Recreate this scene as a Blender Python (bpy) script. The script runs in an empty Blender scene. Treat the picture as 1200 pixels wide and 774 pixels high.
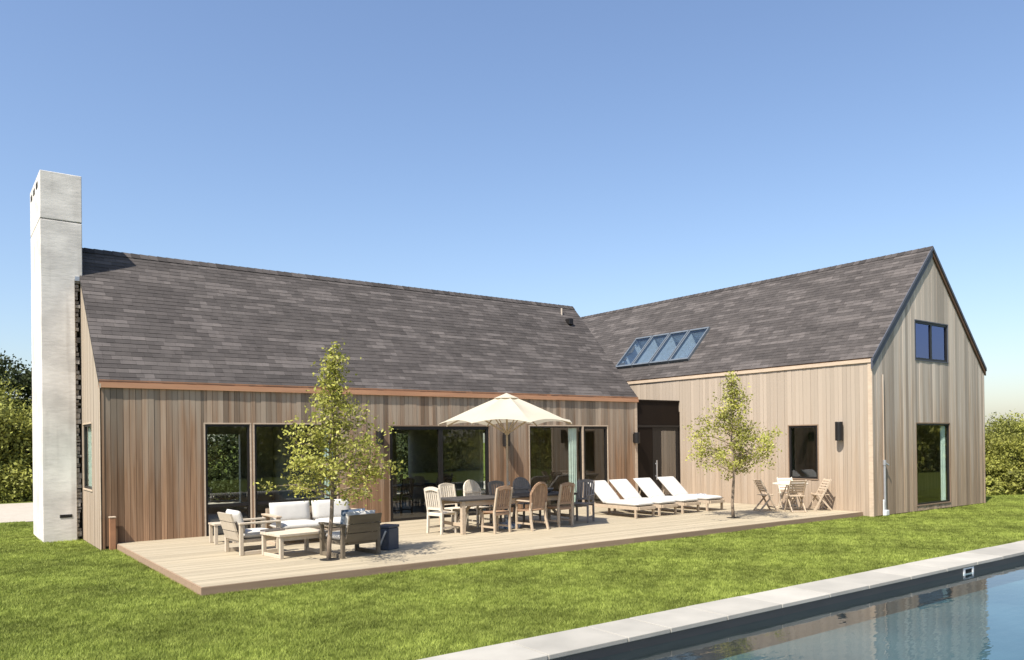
import bpy, bmesh, math, random
import numpy as np
from mathutils import Vector, Matrix

SC = bpy.context.scene
COL = SC.collection
rnd = random.Random(7)

# ------------------------------------------------------------------ camera
YAW, ROLL, PITCH, EYE = 0.936, -0.012, 0.003, 1.98
F = Vector((math.cos(YAW), math.sin(YAW), 0)); R_ = Vector((math.sin(YAW), -math.cos(YAW), 0)); U = Vector((0, 0, 1))
F, U = math.cos(PITCH)*F + math.sin(PITCH)*U, math.cos(PITCH)*U - math.sin(PITCH)*F
R_, U = math.cos(ROLL)*R_ + math.sin(ROLL)*U, math.cos(ROLL)*U - math.sin(ROLL)*R_
cam = bpy.data.cameras.new('camera'); co = bpy.data.objects.new('camera', cam); COL.objects.link(co)
cam.sensor_width = 36; cam.lens = 929.4/1200*36
cam.shift_x = -4.66/1200; cam.shift_y = 127.85/1200
cam.clip_start = .1; cam.clip_end = 3000
co.matrix_world = Matrix(((R_.x, U.x, -F.x, 0), (R_.y, U.y, -F.y, 0), (R_.z, U.z, -F.z, EYE), (0, 0, 0, 1)))
SC.camera = co

# ------------------------------------------------------------------ light
SUN = Vector((1.27, .44, -1.88)).normalized()
w = bpy.data.worlds.new('World'); SC.world = w; w.use_nodes = True
nt = w.node_tree; bg = nt.nodes['Background']
sky = nt.nodes.new('ShaderNodeTexSky'); sky.sky_type = 'NISHITA'; sky.sun_disc = False
sky.sun_elevation = math.asin(-SUN.z); sky.sun_rotation = math.atan2(-SUN.x, -SUN.y)
sky.altitude = 1500; sky.air_density = 1.5; sky.dust_density = 4; sky.ozone_density = 4
hs = nt.nodes.new('ShaderNodeHueSaturation'); hs.inputs['Saturation'].default_value = .98
nt.links.new(sky.outputs[0], hs.inputs['Color']); tn_ = nt.nodes.new('ShaderNodeMix'); tn_.data_type = 'RGBA'; tn_.blend_type = 'MULTIPLY'; tn_.inputs[0].default_value = 1; tn_.inputs[7].default_value = (1.0, .975, 1.02, 1)
nt.links.new(hs.outputs[0], tn_.inputs[6]); nt.links.new(tn_.outputs[2], bg.inputs[0]); bg.inputs[1].default_value = .112
sl = bpy.data.lights.new('sun', 'SUN'); sl.energy = 5.0; sl.angle = math.radians(.5); sl.color = (1, .945, .86)
so = bpy.data.objects.new('sun', sl); COL.objects.link(so); so.location = (-10, -5, 20)
so.rotation_euler = SUN.to_track_quat('-Z', 'Y').to_euler()
SC.view_settings.view_transform = 'Standard'; SC.view_settings.look = 'None'
SC.view_settings.exposure = .70; SC.view_settings.gamma = 1

# ------------------------------------------------------------------ materials
def mat(name, c1, c2=None, rough=.7, tone=0., scale=(6, 6, 6), detail=4, bump=0., bscale=None, spec=.3, metal=0., contrast=(.3, .7), weather=None, coat=0., transl=None, streak=None):
    m = bpy.data.materials.new(name); m.use_nodes = True
    t = m.node_tree; N = t.nodes; L = t.links; b = N['Principled BSDF']
    b.inputs['Roughness'].default_value = rough; b.inputs['Specular IOR Level'].default_value = spec
    b.inputs['Metallic'].default_value = metal; b.inputs['Coat Weight'].default_value = coat
    tc = N.new('ShaderNodeTexCoord')
    def noise(sc, det=detail):
        mp = N.new('ShaderNodeMapping'); mp.inputs['Scale'].default_value = sc; L.new(tc.outputs['Object'], mp.inputs[0])
        n = N.new('ShaderNodeTexNoise'); n.inputs['Scale'].default_value = 1; n.inputs['Detail'].default_value = det; L.new(mp.outputs[0], n.inputs['Vector'])
        return n
    def mix(a, bb, fac, mode='MIX'):
        x = N.new('ShaderNodeMix'); x.data_type = 'RGBA'; x.blend_type = mode
        for s, v in ((x.inputs[0], fac), (x.inputs[6], a), (x.inputs[7], bb)):
            if hasattr(v, 'is_output'): L.new(v, s)
            elif isinstance(v, (int, float)): s.default_value = v
            else: s.default_value = (*v, 1)
        return x.outputs[2]
    def ramp(v, a, bb, c=0., d=1.):
        r = N.new('ShaderNodeMapRange'); r.inputs[1].default_value = a; r.inputs[2].default_value = bb
        r.inputs[3].default_value = c; r.inputs[4].default_value = d; L.new(v, r.inputs[0]); return r.outputs[0]
    n1 = noise(scale)
    col = mix(c1, c2 if c2 else tuple(.82*v for v in c1), ramp(n1.outputs[0], *contrast))
    if weather:                                   # timber greyer towards the top, redder where rain does not bleach it
        wc, z0, z1 = weather
        sep = N.new('ShaderNodeSeparateXYZ'); L.new(tc.outputs['Object'], sep.inputs[0])
        n2 = noise((7, 7, .5), 3)
        h = N.new('ShaderNodeMath'); h.operation = 'ADD'; L.new(sep.outputs[2], h.inputs[0]); L.new(ramp(n2.outputs[0], .25, .75, -1.5, 1.5), h.inputs[1])
        col = mix(col, wc, ramp(h.outputs[0], z0, z1))
    if streak:
        n3 = noise(streak, 2)
        col = mix(col, (.45, .42, .4), ramp(n3.outputs[0], .55, .8, 0, .5), 'MULTIPLY')
    if tone:
        at = N.new('ShaderNodeAttribute'); at.attribute_name = 'tone'
        v = ramp(at.outputs['Fac'], 0, 1, 1-tone, 1+tone)
        cc = N.new('ShaderNodeCombineColor'); [L.new(v, cc.inputs[i]) for i in range(3)]
        col = mix(col, cc.outputs[0], 1., 'MULTIPLY')
    L.new(col, b.inputs['Base Color'])
    if bump:
        n4 = noise(bscale or tuple(4*s for s in scale), 5)
        bp = N.new('ShaderNodeBump'); bp.inputs['Strength'].default_value = bump; bp.inputs['Distance'].default_value = .01
        L.new(n4.outputs[0], bp.inputs['Height']); L.new(bp.outputs[0], b.inputs['Normal'])
    if transl:
        tr = N.new('ShaderNodeBsdfTranslucent'); L.new(col, tr.inputs[0])
        ms = N.new('ShaderNodeMixShader'); ms.inputs[0].default_value = transl
        L.new(b.outputs[0], ms.inputs[1]); L.new(tr.outputs[0], ms.inputs[2]); L.new(ms.outputs[0], N['Material Output'].inputs[0])
    return m

def glassy(name, tint, ior, bump=0., bscale=(3, 3, 3), rough=0., gloss=(1, 1, 1)):
    m = bpy.data.materials.new(name); m.use_nodes = True
    t = m.node_tree; N = t.nodes; L = t.links; N.remove(N['Principled BSDF'])
    g = N.new('ShaderNodeBsdfGlossy'); g.inputs['Roughness'].default_value = rough; g.inputs['Color'].default_value = (*gloss, 1)
    tr = N.new('ShaderNodeBsdfTransparent'); tr.inputs[0].default_value = (*tint, 1)
    fr = N.new('ShaderNodeFresnel'); fr.inputs[0].default_value = ior
    ge = N.new('ShaderNodeNewGeometry'); sb = N.new('ShaderNodeMath'); sb.operation = 'SUBTRACT'; sb.inputs[0].default_value = 1; L.new(ge.outputs['Backfacing'], sb.inputs[1])
    mu = N.new('ShaderNodeMath'); mu.operation = 'MULTIPLY'; L.new(fr.outputs[0], mu.inputs[0]); L.new(sb.outputs[0], mu.inputs[1])
    ms = N.new('ShaderNodeMixShader'); L.new(mu.outputs[0], ms.inputs[0]); L.new(tr.outputs[0], ms.inputs[1]); L.new(g.outputs[0], ms.inputs[2])
    L.new(ms.outputs[0], N['Material Output'].inputs[0])
    if bump:
        tc = N.new('ShaderNodeTexCoord'); mp = N.new('ShaderNodeMapping'); mp.inputs['Scale'].default_value = bscale; L.new(tc.outputs['Object'], mp.inputs[0])
        n = N.new('ShaderNodeTexNoise'); n.inputs['Scale'].default_value = 1; n.inputs['Detail'].default_value = 2; L.new(mp.outputs[0], n.inputs[0])
        bp = N.new('ShaderNodeBump'); bp.inputs['Strength'].default_value = bump; bp.inputs['Distance'].default_value = .02
        L.new(n.outputs[0], bp.inputs['Height']); L.new(bp.outputs[0], g.inputs['Normal']); L.new(bp.outputs[0], fr.inputs['Normal'])
    return m

M = {}
M['siding'] = mat('cedar_siding', (.315, .196, .116), (.195, .114, .065), .75, .36, (38, 38, .9), weather=((.315, .25, .185), .8, 3.2), bump=.25, bscale=(90, 90, 3), spec=.15)
M['siding_pale'] = mat('bleached_cedar_siding', (.405, .318, .234), (.325, .247, .177), .75, .09, (38, 38, .9), weather=((.39, .32, .247), .3, 2.6), bump=.2, bscale=(90, 90, 3), spec=.15)
M['siding_grey'] = mat('grey_weathered_siding', (.455, .335, .23), (.31, .225, .15), .75, .30, (38, 38, .9), weather=((.47, .40, .325), .8, 3.8), bump=.25, bscale=(90, 90, 3), spec=.15)
M['cedar_trim'] = mat('cedar_trim', (.40, .20, .105), (.30, .15, .08), .6, .15, (4, 4, 4), spec=.2)
M['fascia_red'] = mat('red_cedar_fascia', (.50, .27, .155), (.42, .22, .125), .6, .1, (1, 8, 8), spec=.2)
M['fascia_dark'] = mat('eave_shadow_dark_timber', (.12, .065, .035), None, .6, .1)  # painted shadow line under the right eave, and the dark right rake board
M['brown_trim'] = mat('weathered_brown_trim', (.27, .19, .13), None, .7, .1, (5, 5, 20), spec=.15)
M['pale_trim'] = mat('pale_timber_trim', (.56, .44, .32), None, .65, .1, (5, 5, 20), spec=.2)
M['backing'] = mat('wall_backing', (.05, .035, .025), None, .9)
M['shingle'] = mat('roof_shingle', (.092, .080, .073), (.074, .065, .060), .85, .5, (5, 5, 5), bump=.5, bscale=(120, 120, 120), spec=.2)
M['roof_under'] = mat('roof_underlay', (.05, .045, .042), None, .9)
M['rake'] = mat('slate_blue_rake', (.09, .095, .115), None, .55, .1)
M['black'] = mat('black_frame', (.014, .012, .011), None, .45, 0, spec=.4)
M['bronze'] = mat('dark_bronze_panel', (.014, .009, .006), (.011, .007, .005), .6, .1, (4, 4, 1), spec=.15)
M['metal'] = mat('galvanised_metal', (.55, .55, .56), (.45, .45, .46), .4, 0, metal=.6)
M['concrete'] = mat('chimney_concrete', (.78, .725, .66), (.56, .52, .475), .85, 0, (1.9, 1.9, 2.6), detail=10, bump=.4, bscale=(5, 5, 16), spec=.15, streak=(4.5, 4.5, .35))
M['mortar'] = mat('rough_mortar', (.42, .385, .345), (.18, .165, .15), .95, .4, (14, 14, 14), bump=1., bscale=(25, 25, 25))
M['hole'] = mat('dark_hole', (.02, .018, .016), None, .9)
M['deck'] = mat('deck_board', (.40, .34, .24), (.345, .288, .197), .7, .10, (1.4, 22, 22), bump=.15, bscale=(3, 80, 80), spec=.2)
M['deck_edge'] = mat('deck_edge_board', (.36, .25, .165), (.29, .195, .13), .7, .1, (1.2, 20, 20))
M['coping'] = mat('limestone_coping', (.40, .375, .322), (.32, .302, .26), .75, .13, (1.8, 1.8, 1.8), detail=6, bump=.12, bscale=(30, 30, 30), spec=.25)
M['pool_wall'] = mat('charcoal_pool_wall', (.098, .088, .078), (.074, .068, .062), .5, .1, (1, 1, 8), detail=3, spec=.3)
M['pool_floor'] = mat('pool_floor_plaster', (.075, .125, .13), (.042, .078, .086), .8, 0, (.7, .9, 1))
M['white'] = mat('white_plastic', (.75, .75, .73), None, .4, 0)
M['water'] = glassy('pool_water', (.74, .86, .90), 1.38, .10, (3.0, 7.5, 1))
M['glass'] = glassy('window_glass', (.90, .94, .91), 1.85)
M['glass_coat'] = glassy('coated_glass', (.50, .55, .75), 2.3)
M['well_dark'] = mat('unlit_well_blue_grey', (.10, .12, .18), None, .8, 0)  # unlit depth of the skylight wells, put in as colour
M['sky_frame'] = mat('grey_blue_frame', (.13, .15, .17), None, .45, 0)
M['glass_sky'] = glassy('skylight_glass', (.86, .92, .95), 1.75)
M['glass_door'] = glassy('reflective_door_glass', (.7, .7, .7), 3.2)
M['glass_violet'] = glassy('violet_coated_glass', (.3, .3, .5), 3.0, gloss=(.52, .58, 1.))
M['lawn'] = mat('lawn_soil', (.115, .135, .026), (.08, .10, .02), .95, 0, (1.2, 1.2, 1.2), detail=6, spec=.05)
M['grass'] = mat('grass_blade', (.30, .345, .074), (.175, .212, .038), .6, .5, (6, 6, 6), detail=3, spec=.15, contrast=(.38, .62), transl=.25)
M['gravel'] = mat('pale_gravel', (.44, .39, .32), (.37, .33, .265), .95, 0, (6, 6, 6), detail=8)
M['leaf'] = mat('young_tree_leaf', (.42, .40, .09), (.31, .32, .07), .5, .5, (3, 3, 3), spec=.3, transl=.35)
M['leaf_oak'] = mat('hedge_leaf', (.31, .31, .07), (.20, .21, .048), .55, .5, (1.2, 1.2, 1.2), spec=.25, transl=.25)
M['leaf_dark'] = mat('dark_tree_leaf', (.05, .06, .02), (.032, .042, .014), .6, .45, (1, 1, 1), spec=.2, transl=.2)
M['leaf_bush'] = mat('shrub_leaf', (.32, .315, .065), (.23, .235, .05), .55, .5, (1, 1, 1), spec=.25, transl=.3)
M['bark'] = mat('tree_bark', (.30, .23, .165), (.19, .145, .105), .9, .1, (30, 30, 6), bump=.6)
M['teak'] = mat('bleached_teak', (.50, .40, .29), (.42, .33, .235), .65, .12, (14, 14, 14), spec=.2)
M['teak_pale'] = mat('pale_grey_teak', (.54, .46, .355), (.47, .40, .305), .65, .1, (14, 14, 14), spec=.2)
M['teak_brown'] = mat('shaded_brown_teak', (.385, .25, .16), (.30, .19, .12), .6, .14, (14, 14, 14), spec=.2)  # brown carries the shade on the near chairs, put into the colour
M['teak_white'] = mat('sunlit_bleached_teak', (.66, .59, .48), (.58, .51, .41), .65, .1, (14, 14, 14), spec=.2)  # whiteness carries sunlight in the colour as well as bleaching
M['teak_grey'] = mat('grey_weathered_teak', (.26, .23, .205), (.20, .178, .16), .6, .1, (14, 14, 14), spec=.25)
M['table_top'] = mat('dark_grey_tabletop', (.075, .068, .062), (.055, .05, .047), .6, .15, (2, 18, 18), spec=.3)
M['taupe'] = mat('taupe_shaded_wood', (.17, .14, .10), (.13, .105, .075), .65, .1, (3, 18, 18), spec=.2)  # dark tone puts the shade of the leaning back into the wood
M['cushion'] = mat('white_cushion_fabric', (.57, .545, .495), (.53, .505, .46), .9, .03, (7, 7, 7), bump=.25, bscale=(9, 9, 9), spec=.1)
M['patterned'] = mat('blue_patterned_fabric', (.62, .66, .70), (.10, .16, .24), .9, 0, (14, 14, 14), contrast=(.5, .56), spec=.1)
M['canvas'] = mat('cream_canvas', (.60, .55, .435), (.57, .52, .41), .9, 0, (3, 3, 3), spec=.1, transl=.32)
M['navy'] = mat('slate_blue_box', (.075, .085, .11), (.055, .063, .085), .5, 0, (5, 5, 5))
M['plaster_in'] = mat('interior_plaster', (.42, .40, .36), None, .9)
M['floor_in'] = mat('interior_floor', (.16, .11, .07), None, .5, 0, (2, 10, 2))
M['curtain'] = mat('pale_curtain', (.78, .84, .78), None, .9, 0)
M['dark_wood'] = mat('dark_wood', (.05, .035, .025), None, .5)

# ------------------------------------------------------------------ mesh helpers
class MB:
    def __init__(s): s.v = []; s.f = []; s.t = []
    def add(s, vs, fs, tone=.5):
        k = len(s.v); s.v += [tuple(v) for v in vs]; s.f += [tuple(i+k for i in f) for f in fs]; s.t += [tone]*len(fs); return s
    def box(s, x0, x1, y0, y1, z0, z1, tone=.5):
        return s.hexa([(x0,y0,z0),(x1,y0,z0),(x1,y1,z0),(x0,y1,z0),(x0,y0,z1),(x1,y0,z1),(x1,y1,z1),(x0,y1,z1)], tone)
    def hexa(s, p, tone=.5):
        return s.add(p, [(0,3,2,1),(4,5,6,7),(0,1,5,4),(1,2,6,5),(2,3,7,6),(3,0,4,7)], tone)
    def bar(s, a, b, w, h, up=(0, 0, 1), tone=.5):          # rectangular bar from a to b
        a = Vector(a); b = Vector(b); d = (b-a).normalized(); up = Vector(up)
        sx = d.cross(up)
        if sx.length < 1e-4: sx = d.cross(Vector((0, 1, 0)))
        sx.normalize(); sy = sx.cross(d).normalized(); sx = sx*w/2; sy = sy*h/2
        return s.hexa([a-sx-sy, a+sx-sy, a+sx+sy, a-sx+sy, b-sx-sy, b+sx-sy, b+sx+sy, b-sx+sy], tone)
    def tube(s, pts, rad, n=8, tone=.5, cap=True):
        pts = [Vector(p) for p in pts]; rad = rad if isinstance(rad, (list, tuple)) else [rad]*len(pts)
        vs = []; fs = []; ref = Vector((.37, .91, .18))
        for i, p in enumerate(pts):
            d = (pts[min(i+1, len(pts)-1)]-pts[max(i-1, 0)]).normalized()
            a = d.cross(ref).normalized(); b = d.cross(a)
            for k in range(n):
                q = 2*math.pi*k/n; vs.append(p + rad[i]*(math.cos(q)*a + math.sin(q)*b))
        for i in range(len(pts)-1):
            for k in range(n):
                k2 = (k+1) % n; fs.append((i*n+k, i*n+k2, (i+1)*n+k2, (i+1)*n+k))
        if cap: fs.append(tuple(range(n))); fs.append(tuple((len(pts)-1)*n+k for k in range(n-1, -1, -1)))
        return s.add(vs, fs, tone)
    def lathe(s, prof, n=24, c=(0, 0, 0), tone=.5):
        vs = []; fs = []
        for r, z in prof:
            for k in range(n):
                q = 2*math.pi*k/n; vs.append((c[0]+r*math.cos(q), c[1]+r*math.sin(q), c[2]+z))
        for i in range(len(prof)-1):
            for k in range(n):
                k2 = (k+1) % n; fs.append((i*n+k, i*n+k2, (i+1)*n+k2, (i+1)*n+k))
        fs.append(tuple(range(n-1, -1, -1))); fs.append(tuple((len(prof)-1)*n+k for k in range(n)))
        return s.add(vs, fs, tone)
    def build(s, name, m, parent=None, bevel=0., smooth=False, subd=0):
        me = bpy.data.meshes.new(name); me.from_pydata(s.v, [], s.f); me.validate()
        if len(me.polygons) == len(s.t):
            a = me.attributes.new('tone', 'FLOAT', 'FACE'); a.data.foreach_set('value', s.t)
        me.materials.append(m if not isinstance(m, str) else M[m])
        bm = bmesh.new(); bm.from_mesh(me); bmesh.ops.recalc_face_normals(bm, faces=bm.faces[:]); bm.to_mesh(me); bm.free()
        if smooth: me.polygons.foreach_set('use_smooth', [True]*len(me.polygons))
        o = bpy.data.objects.new(name, me); COL.objects.link(o)
        if parent: o.parent = parent
        if bevel:
            b = o.modifiers.new('bevel', 'BEVEL'); b.width = bevel; b.segments = 2; b.limit_method = 'ANGLE'
        if subd:
            b = o.modifiers.new('subd', 'SUBSURF'); b.levels = subd; b.render_levels = subd
        return o

def tag(o, label=None, cat=None, group=None, kind=None):
    if label: o['label'] = label
    if cat: o['category'] = cat
    if group: o['group'] = group
    if kind: o['kind'] = kind
    return o
def thing(name, label, cat, loc=(0, 0, 0), rz=0., group=None):
    o = bpy.data.objects.new(name, None); COL.objects.link(o); o.empty_display_size = .2
    o.location = loc; o.rotation_euler = (0, 0, rz)
    return tag(o, label, cat, group)
def dup(root, loc, rz, label, mats=None):
    def cp(o, par):
        c = o.copy(); COL.objects.link(c)
        if par: c.parent = par
        if mats and c.type == 'MESH':
            c.data = swap(c.data, mats)
        for ch in list(o.children): cp(ch, c)
        return c
    r = cp(root, None); r.location = loc; r.rotation_euler = (0, 0, rz); r['label'] = label
    return r
_sw = {}
def swap(me, mats):
    k = (me.name, tuple(sorted(mats.items())))
    if k not in _sw:
        n = me.copy(); nm = me.materials[0].name
        if nm in mats: n.materials[0] = M[mats[nm]]
        _sw[k] = n
    return _sw[k]

def pillow(mb, c, sx, sy, sz, puff=.35, n=8, tone=.5, rot=None):
    """soft cushion: box whose corners are rounded and whose faces bulge"""
    vs = []; fs = []; idx = {}
    def pt(u, v, side):
        # u,v in -1..1
        e = (1-abs(u)**6)*(1-abs(v)**6)
        b = (1-u*u)*(1-v*v)
        z = side*(.5-.5*puff+.5*puff*b**.5)*(max(e, 0)**.25)
        p = Vector((u*sx/2*(1-.03*(1-b)), v*sy/2*(1-.03*(1-b)), z*sz))
        if rot: p = rot @ p
        return p + Vector(c)
    g = [-1+2*i/n for i in range(n+1)]; g = [math.copysign(abs(x)**.6, x) for x in g]
    for side in (-1, 1):
        for i, u in enumerate(g):
            for j, v in enumerate(g):
                edge = i in (0, n) or j in (0, n)
                key = (i, j, 0 if edge else side)
                if key not in idx: idx[key] = len(vs); vs.append(pt(u, v, side))
        for i in range(n):
            for j in range(n):
                q = [(i, j), (i+1, j), (i+1, j+1), (i, j+1)]
                q = [idx[(a, b, 0 if (a in (0, n) or b in (0, n)) else side)] for a, b in q]
                fs.append(tuple(q if side > 0 else q[::-1]))
    mb.add(vs, fs, tone)

# ------------------------------------------------------------------ dimensions
XL, XE, XR, XR2 = 2.746, 17.95, 19.935, 26.409
YF, YG, YR, YB = 17.91, 11.241, 20.987, 24.06
ZE1, ZR1, ZE2, ZR2 = 3.349, 6.633, 4.126, 7.427
XM = (XR+XR2)/2; YEND = 28.5
YD, XD = 11.54, 3.025
GZ = -.10                                              # lawn level; the deck top is z = 0

def pb(plane, mb, u0, u1, d0, d1, z0, z1, tone=.5):    # a box in wall coordinates: u along, d into the wall
    if plane == 'L': mb.box(u0, u1, YF+d0, YF+d1, z0, z1, tone)
    if plane == 'R': mb.box(XR+d0, XR+d1, u0, u1, z0, z1, tone)
    if plane == 'G': mb.box(u0, u1, YG+d0, YG+d1, z0, z1, tone)
    if plane == 'E': mb.box(XL+d0, XL+d1, u0, u1, z0, z1, tone)
def pp(plane, u, d, z):
    return {'L': (u, YF+d, z), 'R': (XR+d, u, z), 'G': (u, YG+d, z), 'E': (XL+d, u, z)}[plane]

# ------------------------------------------------------------------ ground
lawn = MB(); lawn.add([(-1500, 6.72, GZ-.03), (1500, 6.72, GZ-.03), (1500, 1500, GZ-.03), (-1500, 1500, GZ-.03)], [(0, 1, 2, 3)])
PX0, PX1, PY0, PY1 = 3.9, 23.5, 1.4, 6.05              # inner pool edges
lawn.add([(-1500, -1500, GZ-.03), (1500, -1500, GZ-.03), (1500, .70, GZ-.03), (-1500, .70, GZ-.03)], [(0, 1, 2, 3)])
lawn.add([(-1500, .70, GZ-.03), (PX0-.6, .70, GZ-.03), (PX0-.6, 6.72, GZ-.03), (-1500, 6.72, GZ-.03)], [(0, 1, 2, 3)])
lawn.add([(PX1+.6, .70, GZ-.03), (1500, .70, GZ-.03), (1500, 6.72, GZ-.03), (PX1+.6, 6.72, GZ-.03)], [(0, 1, 2, 3)])
tag(lawn.build('lawn', 'lawn'), kind='structure', label='mown green lawn around the house and pool')
dr = MB(); dr.add([(-60, 26.3, GZ-.02), (24, 26.3, GZ-.02), (24, 35.2, GZ-.02), (-60, 35.2, GZ-.02)], [(0, 1, 2, 3)])
tag(dr.build('driveway', 'gravel'), kind='structure', label='pale gravel driveway behind the chimney')

def grass():
    rs = np.random.default_rng(3)
    zones = [(-1.5, 3.6, 3.5, 6.72, 2600), (-2.5, 12, 6.72, 11.53, 3000), (12, 20, 6.72, 11.53, 2100), (20, 29, 6.72, 11.2, 1300), (29, 42, 7, 16, 500), (26.42, 29, 11.2, 16, 700),
             (-3, 3.02, 11.53, 17.9, 2400), (-2, 2.7, 17.9, 20.2, 1400), (-4, 2.1, 20.2, 26.3, 1600)]
    P = []
    for x0, x1, y0, y1, d in zones:
        n = int((x1-x0)*(y1-y0)*d*2.0)
        P.append(np.stack([rs.uniform(x0, x1, n), rs.uniform(y0, y1, n)], 1))
    P = np.concatenate(P); n = len(P)
    wv = lambda a, b, c: np.sin(P[:, 0]*a+P[:, 1]*b+c)
    patch = .5+.16*wv(1.3, 2.1, .3)+.13*wv(-2.7, 1.6, 1.7)+.11*wv(4.9, 3.7, 4.)+.10*wv(-5.3, 8.1, 2.)
    h = .027*rs.uniform(.5, 1.4, n)*(.75+.5*patch); ang = rs.uniform(0, 2*np.pi, n); lean = h*rs.uniform(.1, 1.5, n); la = rs.uniform(0, 2*np.pi, n)
    wd = rs.uniform(.0024, .0046, n)*(1+np.clip((np.hypot(P[:, 0], P[:, 1])-9)/14, 0, 1.6))
    V = np.zeros((n, 3, 3), np.float32)
    V[:, 0, 0] = P[:, 0]-wd*np.cos(ang); V[:, 0, 1] = P[:, 1]-wd*np.sin(ang)
    V[:, 1, 0] = P[:, 0]+wd*np.cos(ang); V[:, 1, 1] = P[:, 1]+wd*np.sin(ang)
    V[:, 2, 0] = P[:, 0]+lean*np.cos(la); V[:, 2, 1] = P[:, 1]+lean*np.sin(la)
    V[:, :2, 2] = GZ-.03; V[:, 2, 2] = GZ-.022+h
    tone = np.clip(patch*.75+rs.uniform(-.1, .42, n), 0, 1).astype(np.float32)
    me = bpy.data.meshes.new('grass'); me.vertices.add(n*3); me.vertices.foreach_set('co', V.ravel())
    me.loops.add(n*3); me.loops.foreach_set('vertex_index', np.arange(n*3, dtype=np.int32))
    me.polygons.add(n); me.polygons.foreach_set('loop_start', np.arange(0, n*3, 3, dtype=np.int32)); me.polygons.foreach_set('loop_total', np.full(n, 3, np.int32))
    me.update(); a = me.attributes.new('tone', 'FLOAT', 'FACE'); a.data.foreach_set('value', tone)
    me.materials.append(M['grass']); o = bpy.data.objects.new('grass', me); COL.objects.link(o)
    tag(o, 'short bright green grass blades of the lawn', 'grass', kind='stuff')
grass()

# ------------------------------------------------------------------ pool
pool = thing('swimming_pool', 'long dark walled swimming pool with pale stone coping at lower right', 'swimming pool', (0, 0, 0))
WZ = -.255
b = MB(); b.box(PX0-.25, PX1+.25, PY1+.03, PY1+.25, -.8, GZ-.055); b.box(PX0-.25, PX1+.25, PY0-.25, PY0-.03, -.8, GZ-.055)
b.box(PX0-.25, PX0-.03, PY0-.03, PY1+.03, -.8, GZ-.055); b.box(PX1+.03, PX1+.25, PY0-.03, PY1+.03, -.8, GZ-.055); b.build('pool_wall', 'pool_wall', pool)
b = MB(); b.box(PX0-.25, PX1+.25, PY0-.25, PY1+.25, -.80, -.60); b.build('pool_floor', 'pool_floor', pool)
b = MB(); b.box(PX0+.1, PX0+3.2, PY0, PY1-.35, -.60, -.47); b.build('pool_bench', 'pool_floor', pool, bevel=.03)
def coping(x0, x1, y0, y1):
    b = MB(); b.box(x0+.006, x1-.006, y0+.004, y1-.004, GZ-.055, GZ+.0+rnd.uniform(-.003, .003), rnd.random()); b.build('coping_stone', 'coping', pool, bevel=.008)
xs = [PX0-.62]+[4.82-.0, 5.9, 6.55, 7.52, 8.58, 9.63, 10.6, 11.75, 12.86]
while xs[-1] < PX1-.6: xs.append(xs[-1]+rnd.choice([.95, 1.05, 1.1]))
xs.append(PX1+.62)
for a, c in zip(xs, xs[1:]):
    coping(a, c, PY1, 6.72); coping(a, c, PY0-.67, PY0)
y = PY0
while y < PY1-.1:
    y2 = min(y+1.1, PY1) if PY1-y > 1.6 else PY1
    coping(PX0-.62, PX0, y, y2); coping(PX1, PX1+.62, y, y2); y = y2
sk = MB(); sx0, sx1 = 13.45, 13.80
for u0, u1, z0, z1 in ((sx0, sx1, -.285, -.262), (sx0, sx1, -.188, -.165), (sx0, sx0+.05, -.262, -.188), (sx1-.05, sx1, -.262, -.188)):
    sk.box(u0, u1, PY1+.015, PY1+.05, z0, z1)
s = sk.build('skimmer', 'white', pool); b = MB(); b.box(sx0+.05, sx1-.05, PY1+.025, PY1+.032, -.262, -.188); b.build('skimmer_mouth', 'hole', s)
b = MB(); b.add([(PX0-.03, PY0-.03, WZ), (PX1+.03, PY0-.03, WZ), (PX1+.03, PY1+.03, WZ), (PX0-.03, PY1+.03, WZ)], [(0, 1, 2, 3)])
tag(b.build('pool_water', 'water'), kind='structure', label='clear pool water with slight ripples')

# ------------------------------------------------------------------ deck
deck = thing('deck', 'pale bleached timber deck along the front of the house', 'deck', (0, 0, 0))
TREES = [(5.46, 12.82), (16.16, 12.79)]
bw = .142; nb = int((YF-.0-YD)/bw)+1; bw = (YF+.01-YD)/nb
for i in range(nb):
    y0 = YD+i*bw; cuts = [XD]
    x = XD + rnd.choice([1.8, 2.7, 3.6, 4.5])
    while x < XR-1.2: cuts.append(x); x += rnd.choice([3.6, 4.2, 4.8])
    cuts.append(XR-.02)
    for a, c in zip(cuts, cuts[1:]):
        m_ = MB(); dz = rnd.uniform(-.0015, .0015); m_.box(a+.0015, c-.0015, y0+.0025, y0+bw-.0025, -.028, dz, rnd.random()); m_.build('deck_board', 'deck', deck)
b = MB(); b.box(XD+.03, XR-.05, YD+.03, YF, -.14, -.032); b.build('joist_frame', 'backing', deck)
x = XD
while x < XR-.1:
    x2 = min(x+4.2, XR-.03); b = MB(); b.box(x+.001, x2-.001, YD-.018, YD+.002, -.15, -.006, rnd.random()); b.build('edge_board', 'deck_edge', deck); x = x2
b = MB(); b.box(XD-.02, XD+.0, YD-.018, YF-.05, -.15, -.006, .6); b.build('edge_board', 'deck_edge', deck)
for tx, ty in TREES:
    b = MB(); b.lathe([(.17, 0), (.17, .006)], 20, (tx, ty, .0)); b.build('tree_opening', 'hole', deck)

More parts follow.
